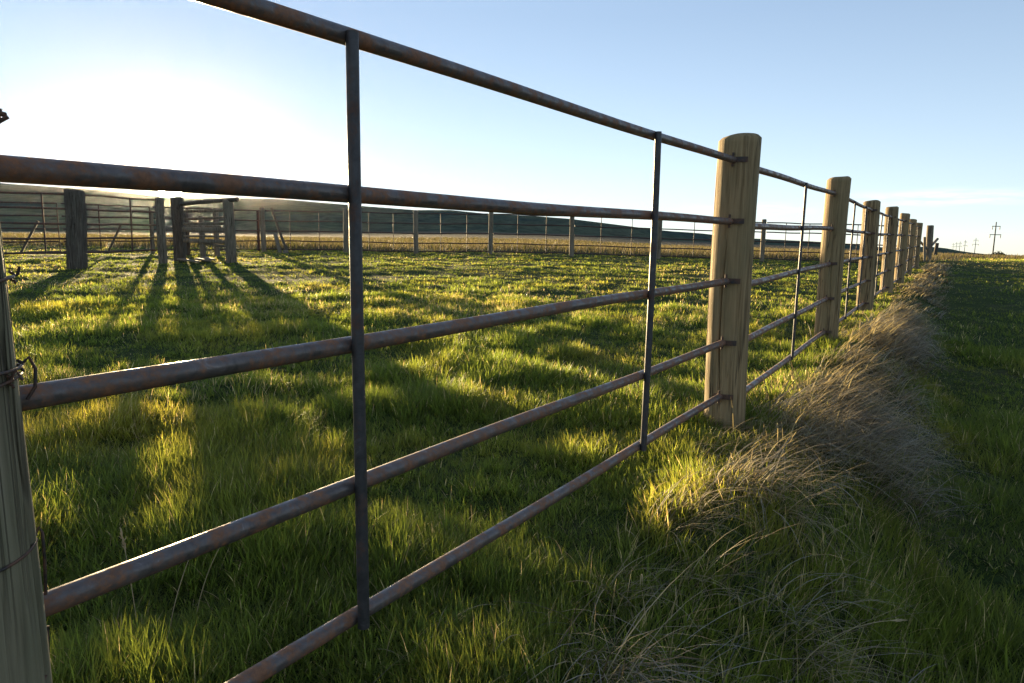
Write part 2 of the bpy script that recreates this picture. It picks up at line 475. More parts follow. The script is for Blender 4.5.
def grass_object(name, parts, mat, label=None, cat=None):
    nv = 0; VV = []; CC = []; QQ = []; TT = []
    for V, Q, T, C in parts:
        VV.append(V); CC.append(C); QQ.append(Q + nv); TT.append(T + nv); nv += len(V)
    V = np.vstack(VV); C = np.vstack(CC); Q = np.vstack(QQ); T = np.vstack(TT)
    me = bpy.data.meshes.new(name)
    me.vertices.add(len(V)); me.vertices.foreach_set('co', V.astype(np.float32).ravel())
    nl = Q.size + T.size
    me.loops.add(nl); me.loops.foreach_set('vertex_index', np.concatenate([Q.ravel(), T.ravel()]).astype(np.int32))
    me.polygons.add(len(Q) + len(T))
    st = np.concatenate([np.arange(len(Q)) * 4, Q.size + np.arange(len(T)) * 3]).astype(np.int32)
    me.polygons.foreach_set('loop_start', st)
    me.polygons.foreach_set('use_smooth', np.ones(len(Q) + len(T), bool))
    at = me.attributes.new('tint', 'FLOAT_COLOR', 'POINT'); at.data.foreach_set('color', C.astype(np.float32).ravel())
    me.materials.append(mat); me.update(calc_edges=True)
    o = bpy.data.objects.new(name, me); COL.objects.link(o)
    tag(o, label, cat, kind='stuff')
    print(name, 'verts', len(V), 'faces', len(Q) + len(T))
    return o

def polar_sample(n, r0, r1, p, a0=-0.80, a1=0.80):
    """Points round the camera, areal density falling as r^-p."""
    u = RNG.random(n); e = 2 - p
    r = (r0 ** e + u * (r1 ** e - r0 ** e)) ** (1 / e) if abs(e) > 1e-3 else r0 * (r1 / r0) ** u
    a = a0 + RNG.random(n) * (a1 - a0)
    return r * np.sin(a), r * np.cos(a), r

G_DEEP = np.array([0.074, 0.102, 0.019]); G_MID = np.array([0.100, 0.128, 0.023]); G_YEL = np.array([0.155, 0.150, 0.028])
S_PALE = np.array([0.44, 0.35, 0.21]); S_BROWN = np.array([0.24, 0.175, 0.105]); S_GREY = np.array([0.42, 0.37, 0.30])

def tufts(tx, ty, tr, per, spread, hgt, dry, seed, wmin=0.0030, segs=3, lush=1.0):
    n = len(tx)
    idx = np.repeat(np.arange(n), per)
    m = len(idx)
    rad = np.abs(RNG.normal(0, 1, m)) * spread[idx]; ang = RNG.random(m) * 2 * np.pi
    x = tx[idx] + rad * np.cos(ang); y = ty[idx] + rad * np.sin(ang)
    L = hgt[idx] * (0.55 + 0.6 * RNG.random(m)) * (1 - 0.25 * np.clip(rad / (3 * spread[idx]), 0, 1))
    w = np.maximum(wmin * (0.7 + 0.8 * RNG.random(m)), tr[idx] * 0.00070)
    lean = np.clip(rad / np.maximum(hgt[idx], .02) * 1.1, 0, .7) + np.abs(RNG.normal(0, .12, m))
    curl = 0.15 + 0.9 * RNG.random(m) ** 1.6
    comb = 2 * np.pi * (fbm(tx * 1.1, ty * 1.1, seed + 9, 2) * 2.2 + .15 * RNG.normal(0, 1, n))
    swept = RNG.random(m) < .5
    az = np.where(swept, comb[idx] + RNG.normal(0, .6, m), ang + RNG.normal(0, .7, m)); lean = lean + np.where(swept, .12 + .25 * RNG.random(m), 0)
    pt = fbm(tx * .35, ty * .35, seed, 3); pt2 = fbm(tx * 1.3, ty * 1.3, seed + 5, 2)
    k = np.clip((pt - .35) / .35 + RNG.normal(0, .12, n), 0, 1)[:, None]
    base = (G_DEEP * (1 - k) + G_MID * k) * lush
    k2 = np.clip((pt2 - .5) * 3 + RNG.normal(0, .15, n), 0, 1)[:, None]
    base = base * (1 - k2) + G_YEL * k2 * lush
    col = base[idx] * (0.75 + 0.5 * RNG.random((m, 1)))
    isdry = RNG.random(m) < dry[idx]
    dc = S_PALE * (0.45 + 0.5 * RNG.random((m, 1)))
    col = np.where(isdry[:, None], dc, col)
    tip = col * np.array([1.25, 1.12, 1.0]) + np.array([.010, .006, 0])
    return blades(x, y, L, w, az, lean, curl, segs, col, tip)

def corral_grass():
    P = []
    def zone(n, r0, r1, p, per, spr, segs, wmin):
        wide = 1.1 if r1 < 12 else 0.85
        x, y, r = polar_sample(int(n * wide / .8), r0, r1, p, -wide, wide); n = len(x)
        d = fence_dist(x, y)
        keep = (d < 0.25) & (y > 0.2) & (y < 26 + 0.07 * x)
        dens = fbm(x * 0.9, y * 0.9, 77, 3)
        keep &= RNG.random(n) < np.clip(0.45 + (dens - .30) * 3.2, 0.30, 1)
        x, y, r = x[keep], y[keep], r[keep]
        hn = fbm(x * 0.8, y * 0.8, 41, 3); hm = fbm(x * 2.4, y * 2.4, 8, 2)
        h = 0.86 * (0.070 + 0.030 * smooth(.28, .72, hn) + 0.14 * (hm - .38)) * (0.8 + 0.4 * RNG.random(len(x)))
        h = np.clip(h, 0.04, 0.30)
        h *= 0.62 + 0.38 * (1 - smooth(5, 16, r))
        dryp = fbm(x * .5, y * .5, 91, 3)
        dry = 0.03 + 0.22 * smooth(.54, .74, dryp) * smooth(2.5, 6, r)
        P.append(tufts(x, y, r, per, np.full(len(x), spr), h, dry, 60, wmin, segs))
    zone(17500, 0.7, 4.0, 1.0, 17, 0.032, 4, 0.0027)
    zone(32000, 3.6, 10.0, 1.2, 12, 0.042, 3, 0.0036)
    zone(75000, 9.0, 38.0, 1.35, 8, 0.08, 2, 0.0045)
    return P
grass_object('corral_grass', corral_grass(), GRASS, 'lush green tufted grass covering the corral behind the pipe fence', 'grass')

def verge_grass():
    P = []
    def zone(n, r0, r1, p, per, spr, segs, wmin):
        wide = 1.1 if r1 < 12 else 0.85
        x, y, r = polar_sample(int(n * wide / .8), r0, r1, p, -wide, wide); n = len(x)
        d = fence_dist(x, y)
        keep = (d > 0.15) & (y > 0.2)
        onbank = np.exp(-((d - 0.65) / 0.45) ** 2)
        keep &= RNG.random(n) > 0.35 * onbank
        x, y, r, d = x[keep], y[keep], r[keep], d[keep]
        hn = fbm(x * 0.8, y * 0.8, 141, 3)
        h = (0.06 + 0.13 * smooth(.3, .7, hn)) * (0.8 + 0.4 * RNG.random(len(x)))
        h *= (0.6 + 0.4 * (1 - smooth(5, 16, r))) * (0.6 + 0.4 * smooth(.3, .9, d))
        dry = 0.025 + 0.35 * smooth(14, 40, r) * smooth(.45, .7, fbm(x * .2, y * .2, 191, 3)) + 0.10 * np.exp(-((d - .6) / .5) ** 2)
        P.append(tufts(x, y, r, per, np.full(len(x), spr), h, dry, 160, wmin, segs, lush=0.92))
    zone(10500, 0.6, 4.2, 1.0, 13, 0.032, 4, 0.0034)
    zone(30000, 3.8, 11.0, 1.2, 10, 0.045, 3, 0.0036)
    zone(55000, 10.0, 75.0, 1.4, 8, 0.11, 2, 0.0050)
    return P
grass_object('verge_grass', verge_grass(), GRASS, 'deep green shaded grass on the low ground right of the fence bank', 'grass')

def fence_point(s):
    """Point and direction at arc length s from the left post."""
    P = FENCE + [LAST_POST]
    for a, b in zip(P[:-1], P[1:]):
        L = np.linalg.norm(b - a)
        if s <= L or b is P[-1]: return a + (b - a) / L * s, (b - a) / L
        s -= L

# pale clumps that stand out along the bank: (column, row, forward distance, tufts)
CLUMPS = [(735, 480, 2.75, 7), (770, 520, 2.6, 5), (700, 470, 2.7, 4), (800, 430, 3.6, 5), (840, 410, 4.2, 4), (900, 440, 4.2, 6), (800, 370, 4.6, 3),
          (870, 360, 5.6, 3), (900, 320, 7.5, 8), (935, 285, 12.0, 8), (820, 640, 1.75, 3), (640, 650, 1.6, 1), (720, 610, 1.8, 2), (860, 655, 1.7, 3), (900, 345, 6.6, 6)]
def bank_grass():
    P = []
    cx, cy, cr, rt, kind, big = [], [], [], [], [], []
    for _ in range(2700):
        s = -1.2 + 33 * random.random() ** 1.7
        p, t = fence_point(s)
        nrm = np.array([t[1], -t[0]])
        d = random.gauss(0.46, 0.24)
        if d < 0.22 and (d < -.1 or random.random() < .45) or d > 0.92: continue
        q = p + nrm * d
        if math.hypot(*q) < 0.75 or q[1] < .3: continue
        pn = float(fbm(np.array([q[0] * 1.5]), np.array([q[1] * 1.5]), 201, 2)[0])
        if random.random() > 0.08 + 4.6 * max(0, pn - .47): continue
        cx.append(q[0]); cy.append(q[1]); cr.append(math.hypot(*q)); rt.append(math.atan2(nrm[1], nrm[0]))
        kind.append(random.random() * (.5 if d < .4 else 1)); big.append((0.7 + 0.7 * random.random()) * (.55 if d < .22 else 1))
    for px, py, dep, nb in CLUMPS:
        q0 = at_depth(px, py, dep)[:2]
        for _ in range(int(nb * 1.2)):
            q = q0 + np.array([random.gauss(0, .10), random.gauss(0, .16)])
            d = float(fence_dist(q[:1], q[1:])[0])
            if d < 0.15: continue
            cx.append(q[0]); cy.append(q[1]); cr.append(math.hypot(*q)); rt.append(-0.55); kind.append(random.random() * .7); big.append(0.9 + 0.5 * random.random())
    cx, cy, cr, rt, kind, big = map(np.array, (cx, cy, cr, rt, kind, big))
    for r0, r1, per, segs in ((0, 5, 24, 6), (5, 11, 18, 4), (11, 60, 12, 3)):
        k = (cr >= r0) & (cr < r1)
        n = k.sum()
        if not n: continue
        idx = np.repeat(np.where(k)[0], per); m = len(idx)
        rad = np.abs(RNG.normal(0, .075, m)); ang = RNG.random(m) * 2 * np.pi
        x = cx[idx] + rad * np.cos(ang); y = cy[idx] + rad * np.sin(ang)
        L = (0.14 + 0.26 * RNG.random(m)) * big[idx] * (1 - .45 * smooth(8, 14, cr[idx]))
        w = np.maximum(0.0026 * (0.5 + 1.0 * RNG.random(m)), cr[idx] * 0.0010 * (0.6 + 0.8 * RNG.random(m)))
        jit = RNG.normal(0, .45, len(cx))
        az = rt[idx] - 0.35 + jit[idx] + RNG.normal(0, .62, m) + 0.5 * (RNG.random(m) < .15)
        lean = 0.25 + 0.6 * RNG.random(m)
        curl = 0.7 + 1.3 * RNG.random(m)
        c = np.where((kind[idx] < .45)[:, None], S_PALE, np.where((kind[idx] < .75)[:, None], S_GREY, S_BROWN)) * (0.28 + 0.78 * RNG.random((m, 1)))
        P.append(blades(x, y, L, w, az, lean, curl, segs, c, c * 1.15, floor=0.012))
    return P
grass_object('dry_bank_grass', bank_grass(), STRAW, 'bleached long dry grass drooping down the bank along the fence', 'dry grass')

def field_grass():
    x, y, r = polar_sample(42000, 24, 110, 1.6, -0.78, 0.80)
    d = fence_dist(x, y)
    keep = ((y > 25.6 + 0.07 * x) & (d < 0)) | ((d > 0) & (r > 34) & (fbm(x * .12, y * .12, 301, 3) > .5))
    keep &= RNG.random(len(x)) < np.clip((fbm(x * .25, y * .25, 305, 3) - .25) * 2.6, .05, 1)
    x, y, r = x[keep], y[keep], r[keep]; n = len(x)
    idx = np.repeat(np.arange(n), 5); m = len(idx)
    xx = x[idx] + RNG.normal(0, .12, m); yy = y[idx] + RNG.normal(0, .12, m)
    L = (0.16 + 0.26 * RNG.random(m)) * (0.6 + 0.8 * fbm(xx * .3, yy * .3, 310, 2))
    w = np.maximum(0.004, r[idx] * 0.00075) * (0.6 + 0.8 * RNG.random(m))
    az = RNG.random(m) * 2 * np.pi
    c = np.where(RNG.random((m, 1)) < .82, S_PALE * (0.17 + 0.26 * RNG.random((m, 1))), G_YEL * .6)
    return [blades(xx, yy, L, w, az, .1 + .3 * RNG.random(m), .2 + .6 * RNG.random(m), 2, c)]
grass_object('dry_field_grass', field_grass(), STRAW, 'golden dry prairie grass beyond the far pipe fence', 'dry grass')

# ------------------------------------------------------------------ near fence posts
POST_LABELS = [
    'grey green wooden post bound with wire loops at the left edge of the photo',
    'nearest full wooden post, tan with dark cracks, at the right end of the largest panel',
    'second wooden post in the row, smaller than the cracked one just left of it',
    'third wooden post in the receding row, with dry grass round its foot',
    'fourth wooden post in the receding row, darker brown on its shaded face',
    'fifth wooden post in the receding row, thin and close to the next one',
    'sixth wooden post in the receding row along the dry grass bank',
    'seventh wooden post, smallest that still carries pipe rails, end of the paneled row']
POST_H = [1.52, 1.51, 1.52, 1.50, 1.56, 1.54, 1.50, 1.52]
POST_R = [0.102, 0.102, 0.103, 0.108, 0.106, 0.10, 0.105, 0.11]
for i, xy in enumerate(FENCE):
    me = post_mesh('fence_post', POST_H[i], POST_R[i], WOOD_LEFT if i == 0 else WOOD, 40 + i, seg=220 if i < 3 else 90, rings=60 if i < 3 else 30)
    put_post('fence_post', me, xy, POST_LABELS[i], group='wooden posts of the near fence', rot=i * 1.3 + .4, tilt=(random.uniform(-.012, .012), random.uniform(-.012, .012)) if i > 1 else (0, 0))

me = post_mesh('fence_post', 1.53, 0.13, WOOD_GREY, 77, seg=40, rings=24)
put_post('fence_post', me, LAST_POST, 'lone dark brown post with leaning braces, standing past the end of the near row', group='wooden posts of the near fence')

# ------------------------------------------------------------------ pipe panels
def arc_strap(mb, c, ang0, ang1, r, z, h=0.034, th=0.004, n=8):
    v = []; f = []
    for i in range(n + 1):
        a = ang0 + (ang1 - ang0) * i / n
        for q, zz in ((r, z - h/2), (r + th, z - h/2), (r + th, z + h/2), (r, z + h/2)):
            v.append((c[0] + q * math.cos(a), c[1] + q * math.sin(a), zz))
    for i in range(n):
        for k in range(4):
            f.append((i*4 + k, i*4 + (k+1) % 4, (i+1)*4 + (k+1) % 4, (i+1)*4 + k))
    f += [(3, 2, 1, 0), tuple(n*4 + k for k in range(4))]
    mb.add(v, f)

def pipe_panel(A, B, ra, rb, hA, hB, stays, label, group, rail_r, stay_r, near=True, mats=None, brackets=(1, 1), seg=20, stay_top=0, stay_bottom=-1, wob=0.004):
    A, B = np.asarray(A, float), np.asarray(B, float)
    d = (B - A); L = np.linalg.norm(d); t = d / L; nrm = np.array([t[1], -t[0]])
    mid = (A + B) / 2
    zm = float(terrain(mid[:1], mid[1:])[0])
    e = empty('pipe_panel', (mid[0], mid[1], zm), label, 'fence panel', group)
    mr, ms, mk = mats or (STEEL, STEEL_STAY, STRAP)
    a2 = A + t * (ra + 0.006); b2 = B - t * (rb + 0.006)
    for hi, (za, zb) in enumerate(zip(hA, hB)):
        k = 24 if near else 8
        pts = []
        for i in range(k + 1):
            u = i / k; p = a2 + (b2 - a2) * u
            sag = wob * math.sin(u * math.pi * 2.3 + hi * 1.9) * math.sin(math.pi * u)
            zz = za + (zb - za) * ((p - A) @ t / L)
            pts.append((p[0], p[1], zz + sag))
        mb = MB(); mb.tube(pts, rail_r, seg); mb.build('rail', mr, e)
    side = nrm * (rail_r + stay_r * 0.8)
    for u in stays:
        p = A + d * u + side
        zt = hA[stay_top] + (hB[stay_top] - hA[stay_top]) * u; zb = hA[stay_bottom] + (hB[stay_bottom] - hA[stay_bottom]) * u
        mb = MB()
        pts = [(p[0] + wob * math.sin(q * 3.0 + u * 9) * nrm[0], p[1] + wob * math.sin(q * 3 + u * 9) * nrm[1], zb - rail_r * 0.7 + (zt + rail_r * 0.3 - zb + rail_r * .7) * q) for q in np.linspace(0, 1, 10)]
        mb.tube(pts, stay_r, max(8, seg - 6)); mb.build('stay', ms, e)
    if any(brackets):
        for C, r, sg, hs in [((A, ra, 1, hA), (B, rb, -1, hB))[k] for k in (0, 1) if brackets[k]]:
            tt = t * sg; a0 = math.atan2(tt[1], tt[0]); an = math.atan2(nrm[1], nrm[0])
            dl = (an - a0 + math.pi) % (2 * math.pi) - math.pi
            for z in hs:
                mb = MB()
                arc_strap(mb, C, a0 - 0.18 * dl, a0 + dl * 0.40, r * 1.03 + 0.003, z, 0.026, 0.004)
                q = C + tt * (r * 1.04 + 0.012)
                mb.tube([(q[0], q[1], z - 0.033), (q[0], q[1], z + 0.033)], 0.006, 8)
                mb.build('bracket', mk, e)
    return e

# first panel: rail heights follow the photograph in the plane between its two posts
def on_panel(px, py, A, B):
    d = B - A; n = np.array([-d[1], d[0]]); r = ray(px, py); s = (n @ A) / (n @ r[:2]); p = r * s
    return ((p[:2] - A) @ d) / (d @ d), p[2] + CAM_Z
A0, B0 = FENCE[0], FENCE[1]
RAILPX = [[(226, 0.5), (355, 39), (700, 149.5)], [(60, 174.6), (350, 192.5), (700, 219.5)], [(25, 396), (200, 369), (340, 346.5), (700, 285.5)],
          [(50, 601), (350, 488), (700, 351.5)], [(300, 648), (375, 605), (698, 409.5)]]
hA, hB = [], []
for q in RAILPX:
    tz = np.array([on_panel(px, py, A0, B0) for px, py in q]); c = np.polyfit(tz[:, 0], tz[:, 1], 1)
    hA.append(float(c[1])); hB.append(float(c[0] + c[1]))
print('rails', np.round(hA, 3), np.round(hB, 3))
st = [on_panel(348, 300, A0, B0)[0], on_panel(644, 290, A0, B0)[0]]
pipe_panel(A0, B0, POST_R[0] * 0.8, POST_R[1], hA, hB, st, 'nearest rusty pipe fence panel of five rails and two uprights, largest in the photo',
           'pipe panels of the near fence', 0.0172, 0.0125, seg=28, brackets=(0, 1))
NEAR_LABELS = ['pipe fence panel between the largest tan post and the second post, one thin upright',
               'pipe fence panel between the second and third wooden posts of the near row',
               'pipe fence panel between the third and fourth wooden posts of the near row',
               'pipe fence panel between the fourth and fifth wooden posts of the near row',
               'pipe fence panel between the fifth and sixth wooden posts of the near row',
               'pipe fence panel between the last two railed posts of the near row']
def ground_z(p): return float(terrain(np.array([p[0]]), np.array([p[1]]))[0])
REL = [1.37, 1.06, 0.74, 0.42, 0.11]
for i in range(1, 7):
    A, B = FENCE[i], FENCE[i + 1]
    za, zb = ground_z(A), ground_z(B)
    pipe_panel(A, B, POST_R[i], POST_R[i + 1], [za + q for q in REL], [zb + q for q in REL], [0.50] if i == 1 else [0.36, 0.70], NEAR_LABELS[i - 1],
               'pipe panels of the near fence', 0.0185, 0.0095, seg=16, brackets=(0, 1))

# ------------------------------------------------------------------ wire on the left post
def wire(label, z, tilt, phase, ends, turns=1.0, r=0.0020):
    c = FENCE[0]; R = POST_R[0] * 1.045 + r
    pts = []
    a0 = phase
    for i in range(41):
        a = a0 + turns * 2 * math.pi * i / 40
        pts.append((c[0] + R * math.cos(a), c[1] + R * math.sin(a), z + tilt * math.cos(a - a0) + 0.004 * math.sin(3 * a)))
    for e in ends: pts.append((pts[-1][0] + e[0] * .36, pts[-1][1] + e[0] * .33, pts[-1][2] + e[2] * .8))
    mb = MB(); mb.tube(pts, r, 8)
    # twisted tail
    q = Vector(pts[40])
    tw = [(q.x + 0.0026 * math.cos(k * 1.3), q.y + 0.0026 * math.sin(k * 1.3), q.z + 0.0018 * k - 0.008) for k in range(9)]
    mb.tube(tw, r * 0.9, 6)
    o = mb.build('wire_loop', WIRE, None, loc=(c[0], c[1], z))
    tag(o, label, 'wire', 'wire loops on the left post')
RIGHT = math.radians(44)
wire('short rusty wire loop nearest the top of the left post, level with the far fence', 0.93 - 0.055, 0.004, RIGHT, [(0.012, -0.004, 0.004), (0.004, 0, 0.012)])
wire('twisted wire loop hanging off the left post just above the rail end', 0.93 - 0.145, -0.02, RIGHT, [(0.02, -0.006, 0.012), (0.012, 0, -0.02), (-0.004, 0, -0.03), (-0.02, -0.01, -0.02)], 1.0, 0.0023)
wire('knotted wire loop round the left post beside the third rail end', 0.93 - 0.185, 0.012, RIGHT - .6, [(0.012, -0.01, 0.016), (0.012, -0.006, -0.016)])
wire('wire loop with a long loose tail on the left post between two rails', 0.93 - 0.385, -0.012, RIGHT, [(0.012, -0.006, 0.014), (0.006, 0, -0.012), (0.0, 0, -0.05), (-0.004, 0.004, -0.06)])
wire('slanting wire loop low on the left post below the fourth rail', 0.93 - 0.535, -0.05, RIGHT, [(0.008, -0.004, 0.02), (0.004, 0, 0.05)])

# bent wire knot at the top left
kp = at_depth(1.5, 113, 0.80)
mb = MB()
pts = [Vector(kp) + Vector((-0.07, 0.01, -0.012))]
for k in range(22): pts.append(Vector(kp) + Vector((-0.012 + 0.0085 * math.cos(k * 1.1), 0.006 * math.sin(k * 1.7), 0.0105 * math.sin(k * 1.1 + .4) - 0.0004 * k)))
pts.append(Vector(kp) + Vector((0.007, 0, -0.004)))
mb.tube(pts, 0.0024, 8)
mb.tube([Vector(kp) + Vector((-0.07, 0.01, -0.012)), Vector(kp) + Vector((-0.02, 0, 0.004)), Vector(kp) + Vector((0.004, 0, -0.002))], 0.003, 8)
tag(mb.build('wire_knot', WIRE, None, loc=tuple(kp)), 'dark bent wire knot sticking out at the upper left edge against the sky', 'wire')

# ------------------------------------------------------------------ far fence
FARLINE = lambda x: 24.3 + 0.075 * x
def far_xy(px, y=None):
    """Where the far fence stands in the direction of this column of the photograph."""
    q = ray(px, 250); k = q[0] / q[1]
    yy = 24.3 / (1 - 0.075 * k) if y is None else y
    return np.array([k * yy, yy])
FAR_PX = [263.5, 346, 416, 490.5, 571.5, 658.5, 762.5, 829]
far_pts = [far_xy(p) for p in FAR_PX]
far_pts[-1] = far_xy(829, 24.9)
FAR_LABELS = ['grey far fence post beside a leaning dark pole, just right of the wooden chute',
              'far fence post standing just left of the big dark upright of the nearest panel',
              'far fence post just right of the big dark upright of the nearest panel',
              'far fence post against the dark hill, about midway between the two near uprights',
              'sunlit far fence post under the hill slope, left of the thin near upright',
              'far fence post mostly hidden behind the thin second upright of the nearest panel',
              'pale grey far fence post seen between the two nearest full posts',
              'far fence post hidden behind the second post of the near row']
farmesh = [post_mesh('far_post', 1.52, 0.082, WOOD_GREY, 90 + k, seg=20, rings=12, cracks=2) for k in range(3)]
for i, p in enumerate(far_pts):
    put_post('far_post', farmesh[i % 3], p, FAR_LABELS[i], group='posts of the far fence', rot=i * 1.1)
dp = far_xy(259, 23.75)
mesh_thin = post_mesh('steel_post', 1.42, 0.045, STEEL_FAR, 95, seg=16, rings=8, cracks=0, bevel=0.01)
put_post('steel_post', mesh_thin, dp, 'thin dark steel post right against the grey post beside the leaning pole', 'fence post')

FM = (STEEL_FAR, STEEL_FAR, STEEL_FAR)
FREL = [1.40, 1.06, 0.72, 0.38, 0.10]
far_chain = far_pts + [FENCE[7]]
FP_LABELS = ['far pipe fence panel right of the leaning dark pole, left of the big near upright',
             'far pipe fence panel passing behind the big dark upright of the nearest panel',
             'far pipe fence panel first to the right of the big dark upright',
             'far pipe fence panel under the low dip in the dark hill, midway along the corral',
             'far pipe fence panel left of the thin near upright, before the tall golden grass',
             'far pipe fence panel between the thin near upright and the nearest full post',
             'far pipe fence panel seen through the gap between the first two full posts',
             'far pipe fence panel seen between the second and third near posts']
for i in range(len(far_chain) - 1):
    A, B = far_chain[i], far_chain[i + 1]
    za, zb = ground_z(A), ground_z(B)
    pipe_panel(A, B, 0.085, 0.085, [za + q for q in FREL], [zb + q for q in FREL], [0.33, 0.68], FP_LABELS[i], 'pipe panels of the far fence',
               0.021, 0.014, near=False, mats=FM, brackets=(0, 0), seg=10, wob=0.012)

# left alley: the nearer line with the big dark post, and the back line behind it
def px_xy(px, y):
    q = ray(px, 252); return np.array([q[0] / q[1] * y, y])
A_pts = [px_xy(-150, 12.2), px_xy(77, 14.1), px_xy(160, 16.5)]
B_pts = [px_xy(-60, 16.6), px_xy(62, 18.8), px_xy(153, 21.0), far_pts[0]]
AL = ['nearer alley pipe panel running off the left edge behind the wire bound post',
      'nearer alley pipe panel between the big dark post and the wooden chute']
for i in range(2):
    A, B = A_pts[i], A_pts[i + 1]
    zA = [at_depth(77, yy, 14.1)[2] for yy in (194.5, 209, 224, 238.7, 253)]
    zB = [q + 0.06 for q in zA]
    if i == 0: zB = zA; zA = [q - 0.05 for q in zB]
    pipe_panel(A, B, 0.15, 0.1, zA, zB, [0.62] if i else [0.30, 0.845], AL[i], 'pipe panels of the left alley', 0.021, 0.016, near=False, mats=FM, brackets=(0, 0), seg=10, wob=0.01)
BL = ['back alley pipe panel at the far left edge, behind a leaning board',
      'back alley pipe panel behind the big dark post and a leaning board',
      'back alley pipe panel running behind the wooden chute to the grey far post']
for i in range(3):
    A, B = B_pts[i], B_pts[i + 1]
    pipe_panel(A, B, 0.06, 0.06, [ground_z(A) + q for q in FREL], [ground_z(B) + q for q in FREL], [0.4, 0.98] if i < 2 else [0.3, 0.55], BL[i],
               'pipe panels of the left alley', 0.02, 0.014, near=False, mats=FM, brackets=(0, 0), seg=10, wob=0.01)
mid_post = post_mesh('far_post', 1.30, 0.06, WOOD_GREY, 96, seg=18, rings=10, cracks=1)
put_post('far_post', mid_post, B_pts[2], 'slim grey post close beside the left post of the wooden chute', group='posts of the far fence')
big = post_mesh('timber_post', 1.60, 0.150, WOOD_DARK, 98, seg=64, rings=36, cracks=7, bevel=0.025, square=0.85)
put_post('timber_post', big, A_pts[1], 'thick dark weathered timber post standing alone left of the sun', rot=0.25, tilt=(0, 0.01))

# leaning boards and poles
def brace(name, a, b, w, h, mat, label, group=None, tube=False):
    mb = MB()
    if tube: mb.tube([a, b], w, 10)
    else: mb.bar(a, b, w, h)
    tag(mb.build(name, mat, None, loc=tuple(a)), label, 'brace', group)
gb = 'leaning braces of the corral'
brace('leaning_board', at_depth(21, 252.5, 18.0), at_depth(38, 221, 18.2), 0.12, 0.05, WOOD_DARK, 'dark board leaning left against the back alley fence, nearest the left edge', gb)
brace('leaning_board', at_depth(108, 252.5, 19.3), at_depth(121, 224, 19.5), 0.13, 0.05, WOOD_DARK, 'dark board leaning between the big dark post and the chute', gb)
brace('leaning_pole', at_depth(288, 255, 23.0), at_depth(271.5, 208.5, 23.4), 0.045, 0, WOOD_DARK, 'long dark round pole leaning on the grey far post right of the chute', gb, True)
brace('leaning_board', at_depth(281, 256, 22.9), at_depth(275, 233, 23.1), 0.13, 0.05, WOOD_GREY, 'short pale board propped beside the long leaning pole', gb)
brace('stone_block', at_depth(285.5, 255.5, 22.7), at_depth(285.7, 251.0, 22.8), 0.16, 0.14, WOOD_GREY, 'small pale wood block at the foot of the leaning pole')

# ------------------------------------------------------------------ wooden chute below the sun
ch_c = px_xy(195, 17.0)
chute = empty('cattle_chute', (ch_c[0], ch_c[1], ground_z(ch_c)), 'weathered wooden cattle chute with plank sides and a log across its top, under the sun', 'cattle chute')
def chute_post(px, ytop, ybase, depth, r, mat, seed, square=0.0):
    b = at_depth(px, ybase, depth); b[2] = min(b[2], ground_z(b) + 0.0)
    top = at_depth(px, ytop, depth)
    me = post_mesh('post', top[2] - b[2], r, mat, seed, seg=28, rings=18, cracks=3, bevel=0.02, square=square)
    o = bpy.data.objects.new('post', me); COL.objects.link(o)
    o.parent = chute; o.location = Vector(b) - chute.location
    return b
chute_post(163, 197.5, 262, 16.3, 0.095, WOOD_GREY, 301)
chute_post(179.5, 196.5, 254, 17.4, 0.125, WOOD_DARK, 302, 0.6)
chute_post(231, 199.5, 262, 16.9, 0.125, WOOD_GREY, 303)
chute_post(188, 213, 252, 20.2, 0.06, WOOD_DARK, 304)
chute_post(203, 216, 252, 19.6, 0.075, WOOD_GREY, 305)
chute_post(217.5, 208, 253, 20.0, 0.075, WOOD_GREY, 306)
mb = MB(); mb.tube([at_depth(181, 204.2, 17.3), at_depth(200, 202.0, 17.1), at_depth(220, 200.6, 16.9), at_depth(238, 199.3, 16.75)], [0.042, 0.046, 0.05, 0.054], 14); mb.build('beam', WOOD_DARK, chute)
for a, b, w, h in [((183, 229.2, 17.25), (227, 230.2, 17.02), 0.05, 0.125), ((184, 240.5, 17.25), (227, 242.2, 17.02), 0.05, 0.095),
                   ((204, 243.5, 17.2), (228, 246.5, 17.0), 0.05, 0.06), ((184, 223.8, 17.28), (227, 223.6, 17.03), 0.04, 0.06), ((184, 211.5, 17.3), (227, 210.5, 17.05), 0.04, 0.06), ((184, 236.0, 17.28), (227, 236.5, 17.03), 0.04, 0.05), ((184, 219.0, 17.3), (226, 217.5, 17.05), 0.04, 0.05),
                   ((176, 217.6, 17.6), (164, 217.2, 19.6), 0.045, 0.06), ((176, 227.8, 17.6), (164, 227.2, 19.6), 0.045, 0.08), ((176, 238.5, 17.6), (164, 237.8, 19.6), 0.045, 0.06),
                   ((186, 226.0, 20.0), (222, 227.5, 19.8), 0.05, 0.09), ((186, 240.0, 20.0), (222, 241.0, 19.8), 0.05, 0.10)]:
    mb = MB(); mb.bar(at_depth(*a), at_depth(*b), w, h); mb.build('plank', WOOD_GREY, chute)
# scattered pale boards on the ground in the chute mouth
for k, (a, b) in enumerate([((180, 253, 17.0), (196, 256, 16.4)), ((196, 254, 17.6), (208, 257, 16.9)), ((203, 252.5, 18.2), (212, 254.5, 17.5))]):
    p, q = at_depth(*a), at_depth(*b)
    p[2] = ground_z(p) + 0.06; q[2] = ground_z(q) + 0.05
    mb = MB(); mb.bar(p, q, 0.16, 0.04)
    tag(mb.build('loose_board', WOOD_GREY, None, loc=tuple(p)),
        ['loose board lying at the foot of the dark chute post', 'loose board lying on the grass in the middle of the chute mouth', 'loose board lying deepest inside the wooden chute'][k], 'board', 'loose boards in the chute')

